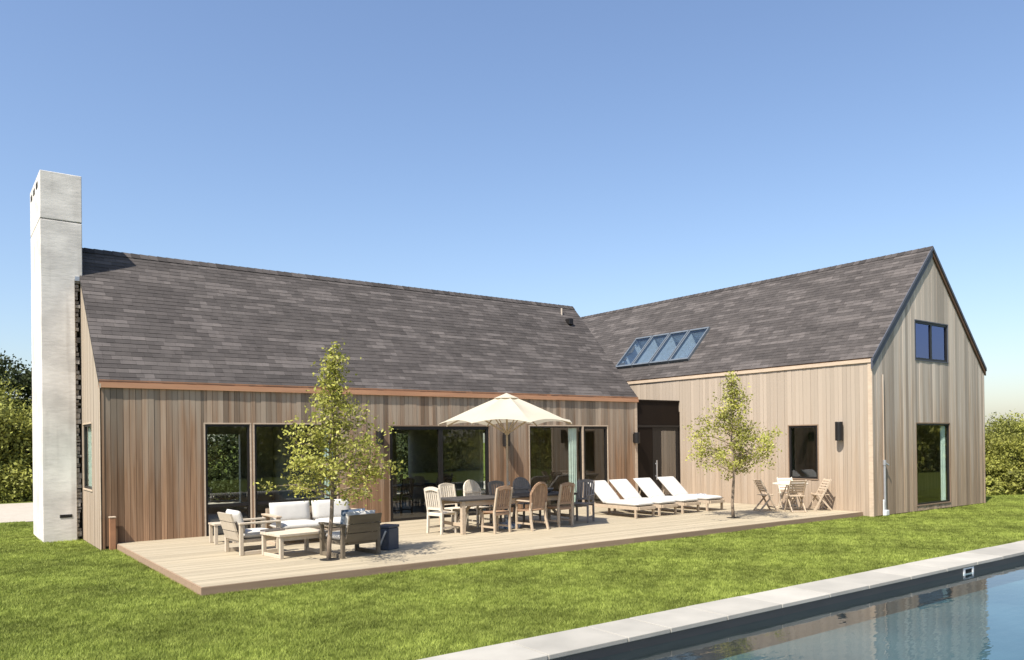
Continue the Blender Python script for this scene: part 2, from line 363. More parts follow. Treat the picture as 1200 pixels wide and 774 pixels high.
# ------------------------------------------------------------------ house
house = thing('house', 'low weathered cedar house with steep shingle roofs and tall concrete chimney', 'house', (0, 0, 0))
OPEN = {'L': [(4.76, 5.79, -.02, 2.47), (5.83, 7.86, -.02, 2.47), (9.22, 12.30, -.02, 2.43), (13.64, 16.70, -.02, 2.44)],
        'R': [(12.82, 13.80, .80, 2.36)], 'G': [(22.18, 24.17, .03, 2.38), (22.18, 24.12, 4.12, 5.27)], 'E': [(18.90, 20.16, 1.02, 2.50)]}

def backing(plane, u0, u1, z0, z1, ops, d0=.021, d1=.17, name='wall'):
    mb = MB(); us = sorted({u0, u1, *[o[0] for o in ops], *[o[1] for o in ops]})
    for a, c in zip(us, us[1:]):
        m_ = (a+c)/2; zz = z0
        for o in sorted([o for o in ops if o[0] < m_ < o[1]], key=lambda o: o[2]):
            if o[2] > zz+.001: pb(plane, mb, a, c, d0, d1, zz, o[2])
            zz = o[3]
        if zz < z1: pb(plane, mb, a, c, d0, d1, zz, z1)
    return mb.build(name, 'backing', house)

SB = []
def finish_siding():
    SB.sort(key=lambda b: -b[0]); rest = {}
    for _, pts, tn, m, wo in SB[:300]: MB().hexa(pts, tn).build('siding_board', m, wo)
    for _, pts, tn, m, wo in SB[300:]: rest.setdefault((m, wo.name), (MB(), wo))[0].hexa(pts, tn)
    for (m, _), (mb, wo) in rest.items(): tag(mb.build('siding_boards', m, wo), kind='stuff')
def siding(plane, u0, u1, zb, ztop, ops, wallobj, m, width=.15, split=()):
    us = [u0]; n = round((u1-u0)/width); g = [u0+(u1-u0)*i/n for i in range(n+1)]
    marks = sorted({*split, *[o[0] for o in ops if u0 < o[0] < u1], *[o[1] for o in ops if u0 < o[1] < u1]})
    g = [x for x in g if all(abs(x-k) > .045 for k in marks)] + marks; g = sorted(g)
    for a, c in zip(g, g[1:]):
        mid = (a+c)/2; zz = zb; segs = []
        for o in sorted([o for o in ops if o[0] < mid < o[1]], key=lambda o: o[2]):
            if o[2] > zz+.02: segs.append((zz, o[2], False))
            zz = o[3]
        segs.append((zz, None, True))
        for z0, z1, top in segs:
            ta, tb = (ztop(a), ztop(c)) if top else (z1, z1)
            if max(ta, tb)-z0 < .03: continue
            o0 = -rnd.uniform(0, .008); e = .0022 if plane == 'R' else .0035; mb = MB()
            q = [(a+e, o0, z0), (c-e, o0, z0), (c-e, .02, z0), (a+e, .02, z0), (a+e, o0, max(ta, z0+.002)), (c-e, o0, max(tb, z0+.002)), (c-e, .02, max(tb, z0+.002)), (a+e, .02, max(ta, z0+.002))]
            tn = min(1, max(0, rnd.gauss(.5, .32)))
            pts = [Vector(pp(plane, *p)) for p in q]; ctr = sum(pts, Vector())/8; cv = co.matrix_world.translation-ctr
            nrm_ = {'L': Vector((0, -1, 0)), 'G': Vector((0, -1, 0)), 'R': Vector((-1, 0, 0)), 'E': Vector((-1, 0, 0))}[plane]
            SB.append(((c-a)*(max(ta, tb)-z0)*max(0, nrm_.dot(cv))/cv.length**3, pts, tn, m, wallobj))

# left wing front
wl = backing('L', XL+.02, XE-.02, -.15, 3.2, OPEN['L'])
siding('L', XL+.07, XE-.1, -.05, lambda u: 3.21, OPEN['L'], wl, 'siding', width=.118)
b = MB(); pb('L', b, XL, XL+.068, -.012, .02, -.13, 3.21); b.build('corner_board', 'siding', wl)
b = MB(); pb('L', b, XE-.1, XE, -.014, .1, -.05, 3.21); b.build('corner_board', 'pale_trim', wl)
b = MB(); b.box(XL-.015, XE+.02, YF-.045, YF+.03, 3.285, 3.335); b.build('fascia', 'cedar_trim', wl)
b = MB(); b.box(XL-.02, XE+.025, YF-.058, YF+.03, 3.175, 3.283); b.build('fascia', 'fascia_red', wl)
# left gable end
we = backing('E', YF+.03, YB-.02, -.15, 3.2, OPEN['E'])
b = MB(); q = [(YF+.1, 3.2), (YB-.1, 3.2), (YR, ZR1-.12)]
b.add([pp('E', u, .021, z) for u, z in q]+[pp('E', u, .17, z) for u, z in q], [(0, 1, 2), (5, 4, 3), (0, 3, 4, 1), (1, 4, 5, 2), (2, 5, 3, 0)]); b.build('gable_wall', 'backing', house)
sl1 = (ZR1-ZE1)/(YR-YF)
siding('E', YF+.06, 20.75, -.12, lambda u: (ZE1-.05)+sl1*(YR-YF-abs(u-YR)), OPEN['E'], we, 'siding_pale', width=.125)
b = MB(); pb('E', b, YF-.012, YF+.058, -.012, .02, -.13, 3.24); b.build('corner_board', 'pale_trim', we)
# far end and back walls of the left wing, with garden windows that show daylight
bk = MB()
ROP = [(4.6, 7.4), (12.6, 14.6), (15.2, 16.6)]
us = sorted({XL+.18, XE-.18, *[u for o in ROP for u in o]})
for a, c in zip(us, us[1:]):
    mm = (a+c)/2
    if any(o[0] < mm < o[1] for o in ROP): bk.box(a, c, YB-.15, YB, -.15, .25); bk.box(a, c, YB-.15, YB, 2.3, 3.2)
    else: bk.box(a, c, YB-.15, YB, -.15, 3.2)
bk.build('back_wall', 'plaster_in', house)
b = MB(); b.box(XE-.17, XE-.021, YF+.18, YB-.02, -.15, 3.2); b.build('end_wall', 'siding', house)
q = [(YF+.1, 3.2), (YB-.1, 3.2), (YR, ZR1-.12)]
b = MB(); b.add([(XE-.02, u, z) for u, z in q]+[(XE-.15, u, z) for u, z in q], [(0, 1, 2), (5, 4, 3), (0, 3, 4, 1), (1, 4, 5, 2), (2, 5, 3, 0)]); b.build('gable_wall', 'siding', house)
b = MB(); b.box(XL+.18, XE-.18, YF+.18, YB-.16, -.14, -.01); b.build('interior_floor', 'floor_in', house)
b = MB(); b.box(XL+.18, XE-.18, YF+.171, YB-.152, 3.0, 3.1); b.build('interior_ceiling', 'plaster_in', house)
for x in (8.45, 13.1):
    b = MB(); b.box(x-.06, x+.06, YF+1.6 if x > 10 else YF+.2, YB-.16, -.01, 3.0); b.build('partition', 'plaster_in', house)
# right wing: long wall
wr = backing('R', YG+.03, YEND, -.15, 4.0, OPEN['R'])
siding('R', YG+.11, YF, -.11, lambda u: 3.965, OPEN['R'], wr, 'siding_pale', width=.122)
siding('R', YF, YF+4.2, 2.9, lambda u: 3.965, [], wr, 'siding_pale')
b = MB(); pb('R', b, YG-.012, YG+.108, -.014, .02, -.13, 3.965); b.build('corner_board', 'pale_trim', wr)
b = MB(); pb('R', b, YG-.02, YEND, -.035, .03, 4.052, 4.10); b.build('fascia', 'fascia_dark', wr)  # dark strip paints the shadow under the shingle overhang
b = MB(); pb('R', b, YG-.02, YEND, -.042, .03, 3.955, 4.05); b.build('fascia', 'pale_trim', wr)
# right wing: gable
wg = backing('G', XR+.03, XR2-.02, -.15, 4.0, [o for o in OPEN['G'] if o[3] < 3])
o2 = OPEN['G'][1]; b = MB(); sl2 = (ZR2-ZE2)/(XM-XR)
def gz(u): return ZE2+sl2*(XM-XR-abs(u-XM))
for a, c, z0, z1 in ((XR+.1, o2[0], 4.0, None), (o2[1], XR2-.1, 4.0, None), (o2[0], XM, o2[3], None), (XM, o2[1], o2[3], None), (o2[0], o2[1], 4.0, o2[2])):
    ta, tb = (gz(a)-.12, gz(c)-.12) if z1 is None else (z1, z1)
    b.hexa([pp('G', *p) for p in [(a, .021, z0), (c, .021, z0), (c, .17, z0), (a, .17, z0), (a, .021, ta), (c, .021, tb), (c, .17, tb), (a, .17, ta)]])
b.build('gable_wall', 'backing', house)
siding('G', XR+.07, XR2-.07, -.1, lambda u: gz(u)-.04, OPEN['G'], wg, 'siding_grey', split=(XM,))
b = MB(); pb('G', b, XR, XR+.068, -.014, .02, -.13, gz(XR+.03)-.05); b.build('corner_board', 'siding_grey', wg)
b = MB(); pb('G', b, XR2-.068, XR2, -.014, .02, -.13, gz(XR2-.03)-.05); b.build('corner_board', 'siding_grey', wg)
b = MB(); b.box(XR2-.17, XR2-.021, YG+.18, YEND, -.15, 4.0); b.box(XR+.18, XR2-.18, YEND-.15, YEND, -.15, 4.0); b.build('back_wall', 'siding_grey', house)
b = MB(); b.box(XR+.18, XR2-.18, YG+.18, YEND-.16, -.14, -.01); b.build('interior_floor', 'floor_in', house)
b = MB(); b.box(XR+.172, XR2-.172, YG+.172, YEND-.152, 2.7, 2.8); b.build('interior_ceiling', 'plaster_in', house)
b = MB(); b.box(XR+.18, XR2-.18, YG+4.2, YG+4.3, -.01, 2.7); b.build('partition', 'plaster_in', house)
finish_siding()
# link between the wings
LZ = 3.235
ent = MB(); ent.box(XE+.01, XR-.004, YF+.03, YF+.09, 2.46, LZ-.02, .6); ent_o = ent.build('entry_panel', 'bronze', house)
b = MB(); b.box(XE+.003, XR-.005, YF-.0, YF+3.2, LZ-.02, LZ+.03); b.build('link_roof', 'bronze', house)
b = MB(); b.box(XE+.01, XR-.004, YF+.01, YF+.12, 2.385, 2.455); b.build('transom', 'black', ent_o)
b = MB(); b.box(XE+.01, 18.66, YF+.03, YF+.09, -.02, 2.38, .3); b.build('side_panel', 'bronze', ent_o)
b = MB(); b.box(XE+.01, XR-.01, YF+3.0, YF+3.1, -.02, LZ-.02); b.box(XE+.01, XR-.01, YF+.1, YF+3.0, -.12, -.03); b.build('link_wall', 'dark_wood', house)
d = MB()
for u0, u1, z0, z1 in ((18.68, 19.08, 0, 2.38), (19.80, XR-.006, 0, 2.38), (19.08, 19.80, 2.27, 2.38), (19.08, 19.80, 0, .18)): d.box(u0, u1, YF+.04, YF+.09, z0, z1)
dd = d.build('entry_door', 'black', house)
b = MB(); b.box(19.08, 19.80, YF+.06, YF+.068, .18, 2.27); b.build('pane', 'glass_door', dd)
b = MB(); b.box(18.79, 18.825, YF-.03, YF-.005, .7, 1.32); b.box(18.79, 18.825, YF-.005, YF+.04, .8, .83); b.box(18.79, 18.825, YF-.005, YF+.04, 1.2, 1.23); b.build('handle', 'metal', dd)

def window(plane, u0, u1, z0, z1, mulls=(), rails=(), name='window', trim=None, m='glass', fw=.05, trim_t=.03, sill=True):
    t = trim_t; f = MB(); ft = fw
    a, c, z_, zt = u0+t, u1-t, z0+(t if sill else 0), z1-t
    pb(plane, f, a, a+ft, .01, .08, z_, zt); pb(plane, f, c-ft, c, .01, .08, z_, zt)
    pb(plane, f, a+ft, c-ft, .012, .08, zt-ft, zt); pb(plane, f, a+ft, c-ft, .012, .08, z_, z_+ft)
    for k in mulls: pb(plane, f, k-ft*.75, k+ft*.75, .014, .08, z_+ft, zt-ft)
    for k in rails: pb(plane, f, a+ft, c-ft, .016, .078, k-.035, k+.035)
    o = f.build(name, 'black', house)
    cuts = [a+ft]+[x for k in mulls for x in (k-ft*.75, k+ft*.75)]+[c-ft]
    for i in range(0, len(cuts), 2):
        g = MB(); pb(plane, g, cuts[i], cuts[i+1], .04, .048, z_+ft, zt-ft); g.build('pane', m, o)
    if trim:
        g = MB(); pb(plane, g, u0, u1, -.014, .04, zt, z1); g.build('head_trim', trim, o)
        for x0, x1 in ((u0, a), (c, u1)):
            g = MB(); pb(plane, g, x0, x1, -.012, .04, z0, zt); g.build('jamb_trim', trim, o)
        if sill: g = MB(); pb(plane, g, a, c, -.02, .04, z0, z_); g.build('sill', trim, o)
    return o
O = OPEN['L']
window('L', *O[0], rails=(.65,), name='sliding_door', trim='pale_trim', sill=False)
window('L', *O[1], mulls=(), rails=(.65,), name='sliding_door', trim='pale_trim', sill=False)
window('L', *O[2], mulls=(10.75,), name='sliding_door', trim='brown_trim', fw=.085, sill=False)
window('L', O[3][0], 15.67, O[3][2], O[3][3], name='sliding_door', trim='pale_trim', fw=.04, sill=False)
window('L', 15.672, O[3][1], O[3][2], O[3][3], name='sliding_door', trim='pale_trim', fw=.075, sill=False)
window('R', *OPEN['R'][0], name='window', trim='brown_trim', fw=.055)
window('G', *OPEN['G'][0], name='sliding_door', trim='brown_trim', fw=.045)
window('G', *OPEN['G'][1], mulls=(23.15,), name='window', trim='rake', m='glass_violet', fw=.06)
we_ = window('E', *OPEN['E'][0], name='window', trim='pale_trim', fw=.05)
b = MB(); pb('E', b, 18.99, 20.07, .085, .095, 1.09, 2.42); b.build('pale_pane_sheet', 'curtain', we_)  # pale sheet added behind the pane, standing in for its pale reflection

_lh = {}
def lump(x, y):                                        # blotches of lighter shingles
    k = (int(x), int(y))
    if k not in _lh: _lh[k] = 1. if rnd.random() < .27 else 0.
    return _lh[k]
# roofs: a slab under single shingles
def shingles(o0, ud, vd, nrm, Lu, Lv, roof, skip=None, budget=150, key=None):
    o0, ud, vd, nrm = map(Vector, (o0, ud, vd, nrm)); ex = .132; rows = int(Lv/ex); ex = Lv/rows
    P = []
    for r in range(rows):
        u = -rnd.uniform(0, .3); run = .5
        while u < Lu:
            wd = rnd.choice([.16, .2, .25, .31]); a, c = max(u, 0), min(u+wd, Lu); u += wd
            if c-a < .03: continue
            run = .3*run + .7*min(1, max(0, rnd.gauss(.30, .12) + .62*lump(u*2.2+.37*r, r*.85)*rnd.uniform(.6, 1)))
            h = .006+rnd.uniform(0, .005)
            pt = lambda uu, vv, hh: o0+ud*uu+vd*vv+nrm*hh
            if skip and skip(pt(c, 0, 0), pt(a, 0, 0), r*ex, (r+1)*ex): continue
            v0, v1 = r*ex-rnd.uniform(0, .006), (r+1)*ex+.01
            if v1 > Lv: v1 = Lv
            e = .0015
            P.append((pt((a+c)/2, v0, 0), [pt(a+e, v0, -.002), pt(c-e, v0, -.002), pt(a+e, v0, h), pt(c-e, v0, h), pt(a+e, v1, .001), pt(c-e, v1, .001)], [(0, 1, 3, 2), (2, 3, 5, 4), (0, 2, 4), (1, 5, 3)], run))
    P.sort(key=lambda p: -(p[1][1]-p[1][0]).length/((p[0]-Vector((0, 0, EYE))).length**2))
    for c, vs, fs, t in P[:budget]:
        MB().add(vs, fs, t).build('shingle', 'shingle', roof)
    b = MB()
    for c, vs, fs, t in P[budget:]: b.add(vs, fs, t)
    tag(b.build('shingles', 'shingle', roof), kind='stuff')

c1 = math.hypot(YR-YF, ZR1-ZE1); v1 = ((0), (YR-YF)/c1, (ZR1-ZE1)/c1); n1 = (0, -(ZR1-ZE1)/c1, (YR-YF)/c1)
def slab(pts, nrm, th, name, m):
    nrm = Vector(nrm); b = MB(); p = [Vector(q) for q in pts]
    return b.hexa([q-nrm*th for q in p]+p).build(name, m, house)
ov = .045
e1 = Vector((XL-.03, YF, ZE1)) - Vector(v1)*ov*1.0
rl = slab([e1, e1+Vector((XE-XL+.06, 0, 0)), e1+Vector((XE-XL+.06, 0, 0))+Vector(v1)*(c1+ov), e1+Vector(v1)*(c1+ov)], n1, .05, 'roof', 'roof_under')
slab([(XL-.03, YR+.001, ZR1), (XE+.03, YR+.001, ZR1), (XE+.03, YB+.05, ZE1-.05), (XL-.03, YB+.05, ZE1-.05)], (0, -n1[1], n1[2]), .05, 'roof', 'shingle')
shingles(e1-Vector(v1)*.015, (1, 0, 0), v1, n1, XE-XL+.06, c1+ov+.01, rl)
c2 = math.hypot(XM-XR, ZR2-ZE2); v2 = ((XM-XR)/c2, 0, (ZR2-ZE2)/c2); n2 = (-(ZR2-ZE2)/c2, 0, (XM-XR)/c2)
e2 = Vector((XR, YG-.06, ZE2)) - Vector(v2)*ov
S0, S1 = .70, 2.28
ys = [(17.93, 18.75), (18.83, 19.66), (19.74, 20.52), (20.60, 21.40)]
def roof_r(yy, s, h): return Vector((XR, yy, ZE2)) + Vector(v2)*s + Vector(n2)*h
def rb(a, c, s0, s1, h0, h1, mb): mb.hexa([roof_r(a, s0, h0), roof_r(a, s1, h0), roof_r(c, s1, h0), roof_r(c, s0, h0), roof_r(a, s0, h1), roof_r(a, s1, h1), roof_r(c, s1, h1), roof_r(c, s0, h1)])
b = MB(); rb(YG-.06, YEND, -ov, S0, -.05, 0, b); rb(YG-.06, YEND, S1, c2, -.05, 0, b)
yy = YG-.06
for y0, y1 in ys+[(YEND, YEND)]: rb(yy, y0, S0, S1, -.05, 0, b); yy = y1
rr = b.build('roof', 'roof_under', house)
slab([(XM+.001, YG-.06, ZR2), (XM+.001, YEND, ZR2), (XR2+.05, YEND, ZE2-.05), (XR2+.05, YG-.06, ZE2-.05)], (-n2[0], 0, n2[2]), .05, 'roof', 'shingle')
shingles(e2-Vector(v2)*.015+Vector((0, YEND-YG, 0)), (0, -1, 0), v2, n2, YEND-YG, c2+ov+.01, rr, skip=lambda p, q, v0, v1: q.y < 21.42 and p.y > 17.91 and v1 > S0+ov+.0 and v0 < S1+ov-.06)
# ridge caps
for n_, p0, p1, par in ((0, (XL-.03, YR, ZR1), (XE+.03, YR, ZR1), rl), (1, (XM, YG-.06, ZR2), (XM, YEND, ZR2), rr)):
    b = MB(); p0 = Vector(p0); p1 = Vector(p1); L_ = (p1-p0).length; dr_ = (p1-p0)/L_; k = 0.
    while k < L_-.02:
        k2 = min(k+.2, L_); a, c = p0+dr_*k, p0+dr_*k2; sd = Vector((0, .13, -.13)) if n_ == 0 else Vector((.13, 0, -.13)); sm = Vector((sd.x*-1, sd.y*-1, sd.z))
        h0, h1 = Vector((0, 0, .028)), Vector((0, 0, .018))
        b.add([a+sm+h0, a+h0, a+sd+h0, c+sm+h1, c+h1, c+sd+h1], [(0, 1, 4, 3), (1, 2, 5, 4)], rnd.random()*.6); k = k2
    b.build('ridge_cap', 'shingle', par)
# rake boards of the right gable, slate blue on the left slope and dark timber on the right
up = Vector((0, 0, 1))
b = MB(); A = Vector((XR-.05, YG-.05, ZE2-.05)); B = Vector((XM, YG-.05, ZR2))
for (p, q, mm, nm) in ((A, B, 'rake', 'rake_board'), (Vector((XR2+.05, YG-.05, ZE2-.05)), B, 'fascia_dark', 'rake_board')):
    b = MB(); dn = Vector((0, 0, -.30 if mm == 'rake' else -.22)); t = Vector((0, .045, 0)); o_ = Vector((0, 0, -.025))
    b.hexa([p+dn, q+dn, q+dn+t, p+dn+t, p+o_, q+o_, q+o_+t, p+o_+t]); b.build(nm, mm, rr)
    b = MB(); t1 = Vector((0, -.025, 0)); dn = Vector((0, 0, -.085)); o_ = Vector((0, 0, .012))
    b.hexa([p+dn+t1, q+dn+t1, q+dn, p+dn, p+o_+t1, q+o_+t1, q+o_, p+o_]); b.build('drip_edge', 'rake', rr)
# rake trim of the left gable
for sgn in (-1,):
    p = Vector((XL-.02, YF-.06, ZE1-.10)); q = Vector((XL-.02, YR, ZR1-.05)); dn = Vector((0, 0, -.09)); t = Vector((.03, 0, 0)); b = MB()
    b.hexa([p+dn, p+dn+t, q+dn+t, q+dn, p, p+t, q+t, q]); b.build('rake_board', 'pale_trim', rl)

# skylights
for y0, y1 in ys:
    f = MB(); rb(y0-.02, y1+.02, S0-.02, S0+.05, .0, .10, f); rb(y0-.02, y1+.02, S1-.05, S1+.02, .0, .10, f); rb(y0-.02, y0+.03, S0+.05, S1-.05, .0, .095, f); rb(y1-.03, y1+.02, S0+.05, S1-.05, .0, .095, f)
    so_ = f.build('skylight', 'sky_frame', house)
    f = MB(); rb(y0+.002, y0+.028, S0, S1, -.42, -.002, f); rb(y1-.028, y1-.002, S0, S1, -.42, -.002, f); rb(y0+.03, y1-.03, S0+.002, S0+.03, -.42, -.002, f); rb(y0+.03, y1-.03, S1-.03, S1-.002, -.42, -.002, f); f.build('well', 'white', so_)
    f = MB(); rb(y0, y1, S0, S1, -.46, -.425, f); f.build('well_dark_plate', 'well_dark', so_)  # dark plate added for the unlit space below the well
    f = MB(); rb(y0+.03, y1-.03, S0+.05, S1-.05, .075, .083, f); f.build('pane', 'glass_sky', so_)

# roof vent
vp = Vector((17.22, 20.36, ZE1+sl1*(20.36-YF)))
b = MB(); b.box(vp.x-.09, vp.x+.09, vp.y-.18, vp.y+.04, vp.z-.1, vp.z+.10); b.build('roof_vent', 'black', house, bevel=.015)
b = MB(); b.tube([(17.17, 20.62, ZE1+sl1*(20.62-YF)-.1), (17.17, 20.62, ZE1+sl1*(20.62-YF)+.22)], .03, 10); b.build('vent_pipe', 'siding_grey', house)

# chimney
CY0, CY1, CZ = 20.24, 22.3, 8.10
ch = MB()
def ring(x0, x1, y0, y1, z, j): return [(x0+rnd.uniform(-j, j), y0+rnd.uniform(-j, j), z), (x1+rnd.uniform(-j, j), y0+rnd.uniform(-j, j), z), (x1, y1, z), (x0+rnd.uniform(-j, j), y1, z)]
lv = [(-.2, 2.62), (1.2, 2.62), (2.6, 2.62), (4.0, 2.62), (5.75, 2.62), (5.78, 2.775), (7.02, 2.775)]
rings = [ring(1.955, x1, CY0, CY1, z, .004) for z, x1 in lv]
vs = [p for r in rings for p in r]; fs = [(0, 3, 2, 1)]
for i in range(len(rings)-1):
    for k in range(4): fs.append((i*4+k, i*4+(k+1) % 4, (i+1)*4+(k+1) % 4, (i+1)*4+k))
fs.append(tuple(4*(len(rings)-1)+k for k in range(4)))
ch.add(vs, fs); cho = ch.build('chimney', 'concrete', house, bevel=.012)
b = MB(); b.box(1.96, 2.77, CY0+.008, CY1-.005, 7.02, 7.045); b.build('joint', 'mortar', cho)
b = MB(); r0 = ring(1.955, 2.775, CY0, CY1, 7.045, .004); r1 = ring(1.955, 2.775, CY0, CY1, CZ, .004); b.hexa(r0+r1); b.build('chimney_top', 'concrete', cho, bevel=.012)
for k in range(3):
    b = MB(); y = 20.66+k*.58; b.box(1.945, 1.97, y, y+.26, CZ-.27, CZ-.15); b.build('flue_slot', 'hole', cho)
b = MB(); b.box(2.28, 2.52, CY0-.012, CY0+.02, .40, .47); b.build('vent_slot', 'hole', cho)
b = MB(); z = -.15
while z < 5.7:
    h = rnd.uniform(.06, .14); x1 = 2.735-rnd.uniform(0, .07); b.box(2.615, x1, CY0+.06+rnd.uniform(-.05, .04), CY1-.1, z, z+h-rnd.uniform(.008, .03), rnd.random()); z += h
b.build('rubble_infill', 'mortar', cho)
b = MB(); b.box(2.62, 2.80, CY0-.01, CY0+.16, 5.72, 5.82); b.build('flashing', 'metal', cho)

# ------------------------------------------------------------------ fittings on the walls
def sconce(plane, u, z0, z1, label):
    c = pp(plane, u, -.13, (z0+z1)/2); t = thing('wall_lamp', label, 'wall lamp', c, 0 if plane == 'L' else -math.pi/2, 'black wall lamps on the siding')
    h = (z1-z0)/2
    MB().lathe([(.02, -h), (.096, -h), (.10, -h+.01), (.10, h-.01), (.096, h), (.02, h)], 20).build('shade', 'black', t, smooth=False)
    MB().box(-.05, .05, .095, .125, -.12, .12).build('back_plate', 'black', t)
    MB().lathe([(.06, -h-.004), (.06, -h+.001)], 16).build('lens', 'white', t)
sconce('L', 8.92, 1.93, 2.29, 'black cylinder wall lamp behind the leaves of the left tree')
sconce('L', 12.77, 1.85, 2.22, 'black cylinder wall lamp behind the umbrella pole')
sconce('L', 17.80, 1.88, 2.22, 'black cylinder wall lamp beside the dark entry')
sconce('R', 12.12, 1.90, 2.41, 'black cylinder wall lamp right of the small window')
t = thing('timber_post', 'short square cedar post at the left corner of the house', 'post', (2.93, 17.80, -.13))
MB().box(-.055, .055, -.05, .05, 0, .66).build('shaft', 'cedar_trim', t, bevel=.006)
MB().box(-.062, .062, -.057, .057, .66, .69).build('cap', 'pale_trim', t, bevel=.005)
t = thing('standpipe', 'pale metal pipe with a valve up the right gable', 'pipe', (20.42, YG-.05, GZ))
MB().tube([(0, 0, 0), (0, 0, 1.36)], .032, 10).build('pipe', 'metal', t)
MB().tube([(.0, .015, 1.36), (.0, .015, 3.75)], .018, 8).build('conduit', 'siding_grey', t)
MB().tube([(0, 0, 1.33), (0, 0, 1.47)], .045, 10).build('valve', 'metal', t)
MB().tube([(0, -.02, 1.40), (.10, -.06, 1.33)], .02, 8).build('spout', 'metal', t)
MB().box(-.09, .07, -.08, .02, 0, .14).build('base_box', 'white', t, bevel=.01)
MB().tube([(-.10, -.02, .0), (-.10, -.02, .42)], .022, 8).build('short_pipe', 'white', t)
def curtain(x0, x1, y, z0, z1, label):
    b = MB(); n = 14; vs = []
    for i in range(n+1):
        x = x0+(x1-x0)*i/n; d = .025*math.sin(i*1.9)
        vs += [(x, y+d, z0), (x, y+d, z1)]
    b.add(vs, [(2*i, 2*i+2, 2*i+3, 2*i+1) for i in range(n)])
    o = b.build('curtain', 'curtain'); sd = o.modifiers.new('thick', 'SOLIDIFY'); sd.thickness = .006
    tag(o, label, 'curtain', 'pale curtains inside the glass doors')
curtain(7.55, 7.78, YF+.10, .02, 2.36, 'pale curtain at the right end of the glass door behind the sofa')
curtain(15.2, 15.52, YF+.10, .02, 2.36, 'pale curtain inside the glass door behind the dining table')
curtain(23.82, 24.08, YG+.10, .1, 2.28, 'pale curtain inside the ground floor gable door')

# ------------------------------------------------------------------ furniture
def slat_chair(label, loc, rz, wood, group, arms=False):
    lw = 'teak' if wood == 'teak_brown' else wood  # legs and arms get the lit tone; seat and back carry shade in their brown
    t = thing('dining_chair', label, 'chair', loc, rz, group)                # the sitter looks towards local +Y
    for s in (-1, 1):
        MB().bar((s*.215, .20, 0), (s*.215, .20, .44), .045, .045).build('leg', lw, t, bevel=.004)
        b = MB(); b.bar((s*.215, -.22, 0), (s*.215, -.20, .46), .045, .05); b.bar((s*.215, -.20, .46), (s*.205, -.30, .98), .042, .045); b.build('leg', lw, t, bevel=.004)
        MB().bar((s*.215, -.19, .13), (s*.215, .18, .13), .022, .04).build('stretcher', lw, t)
        if arms:
            b = MB(); b.bar((s*.245, -.22, .66), (s*.245, .22, .66), .055, .025); b.bar((s*.23, .17, .44), (s*.24, .17, .65), .04, .04); b.build('arm', lw, t, bevel=.004)
    b = MB()
    for k in range(6): b.box(-.235, .235, -.2+k*.075, -.2+k*.075+.068, .44, .462, rnd.random())
    b.build('seat', wood, t)
    MB().bar((-.19, .2, .415), (.19, .2, .415), .03, .05).build('seat_rail', wood, t); MB().bar((-.19, -.21, .415), (.19, -.21, .415), .03, .05).build('seat_rail', wood, t)
    b = MB(); n = 8
    pts = [(-.2+.4*i/n, -.298-.012*math.sin(math.pi*i/n), .955+.035*math.sin(math.pi*i/n)) for i in range(n+1)]
    for p, q in zip(pts, pts[1:]): b.bar(p, q, .028, .075)
    b.build('top_rail', wood, t)
    MB().bar((-.19, -.222, .545), (.19, -.222, .545), .026, .05).build('lower_rail', wood, t)
    for k in range(6):
        x = -.155+k*.062; MB().bar((x, -.222, .56), (x, -.292, .95), .040, .014, up=(0, 1, 0), tone=rnd.random()).build('back_slat', wood, t)
    return t
def round_chair(label, loc, rz, wood, group):
    lw = 'teak' if wood == 'teak_brown' else wood  # lit tone for the legs, shade painted into the brown back
    t = thing('round_back_chair', label, 'chair', loc, rz, group)
    for s in (-1, 1):
        MB().bar((s*.235, .22, 0), (s*.235, .22, .64), .045, .045).build('leg', lw, t, bevel=.004)
        b = MB(); pts = [(s*.25, -.30, 0), (s*.235, -.235, .25), (s*.23, -.22, .45), (s*.225, -.25, .62)]
        for p, q in zip(pts, pts[1:]): b.bar(p, q, .045, .05)
        b.build('leg', lw, t, bevel=.003)
        b = MB(); b.bar((s*.25, -.24, .65), (s*.25, .25, .66), .06, .026); b.build('arm', lw, t, bevel=.004)
        MB().bar((s*.235, -.22, .15), (s*.235, .2, .15), .022, .04).build('stretcher', lw, t)
    b = MB()
    for k in range(6): b.box(-.25, .25, -.2+k*.078, -.2+k*.078+.07, .43, .452, rnd.random())
    b.build('seat', wood, t)
    b = MB(); n = 14; pts = []
    for i in range(n+1):
        a = math.pi*i/n; pts.append((-.245*math.cos(a), -.25-.34*(.30+.26*math.sin(a)-.28+.0)-.0, .80+.26*math.sin(a)))
    pts = [(-.235, -.235, .5)]+pts+[(.235, -.235, .5)]
    for p, q in zip(pts, pts[1:]): b.bar(p, q, .03, .045)
    b.build('back_frame', wood, t)
    MB().bar((-.22, -.245, .80), (.22, -.245, .80), .022, .045).build('back_rail', wood, t); MB().bar((-.22, -.225, .5), (.22, -.225, .5), .024, .05).build('lower_rail', wood, t)
    for k in range(8):
        x = -.189+k*.054; zt = .80+.26*math.sqrt(max(0, 1-(x/.245)**2)); MB().bar((x, -.225, .5), (x, -.255-.25*(zt-.8), zt), .05, .013, up=(0, 1, 0), tone=rnd.random()).build('back_slat', wood, t)
    return t
GC = 'chairs around the long dining table'
slat_chair('brown slat back chair nearest the left front leg of the long table', (9.93, 14.26, 0), .10, 'teak_brown', GC)
round_chair('brown round backed armchair on the near side of the long table', (10.85, 14.20, 0), .12, 'teak_brown', GC)
slat_chair('brown slat back chair at the right of the near side of the long table', (11.78, 14.34, 0), .08, 'teak_brown', GC)
slat_chair('whitish slat back chair at the left end of the long table', (8.96, 14.93, 0), -math.pi/2+.22, 'teak_white', GC)
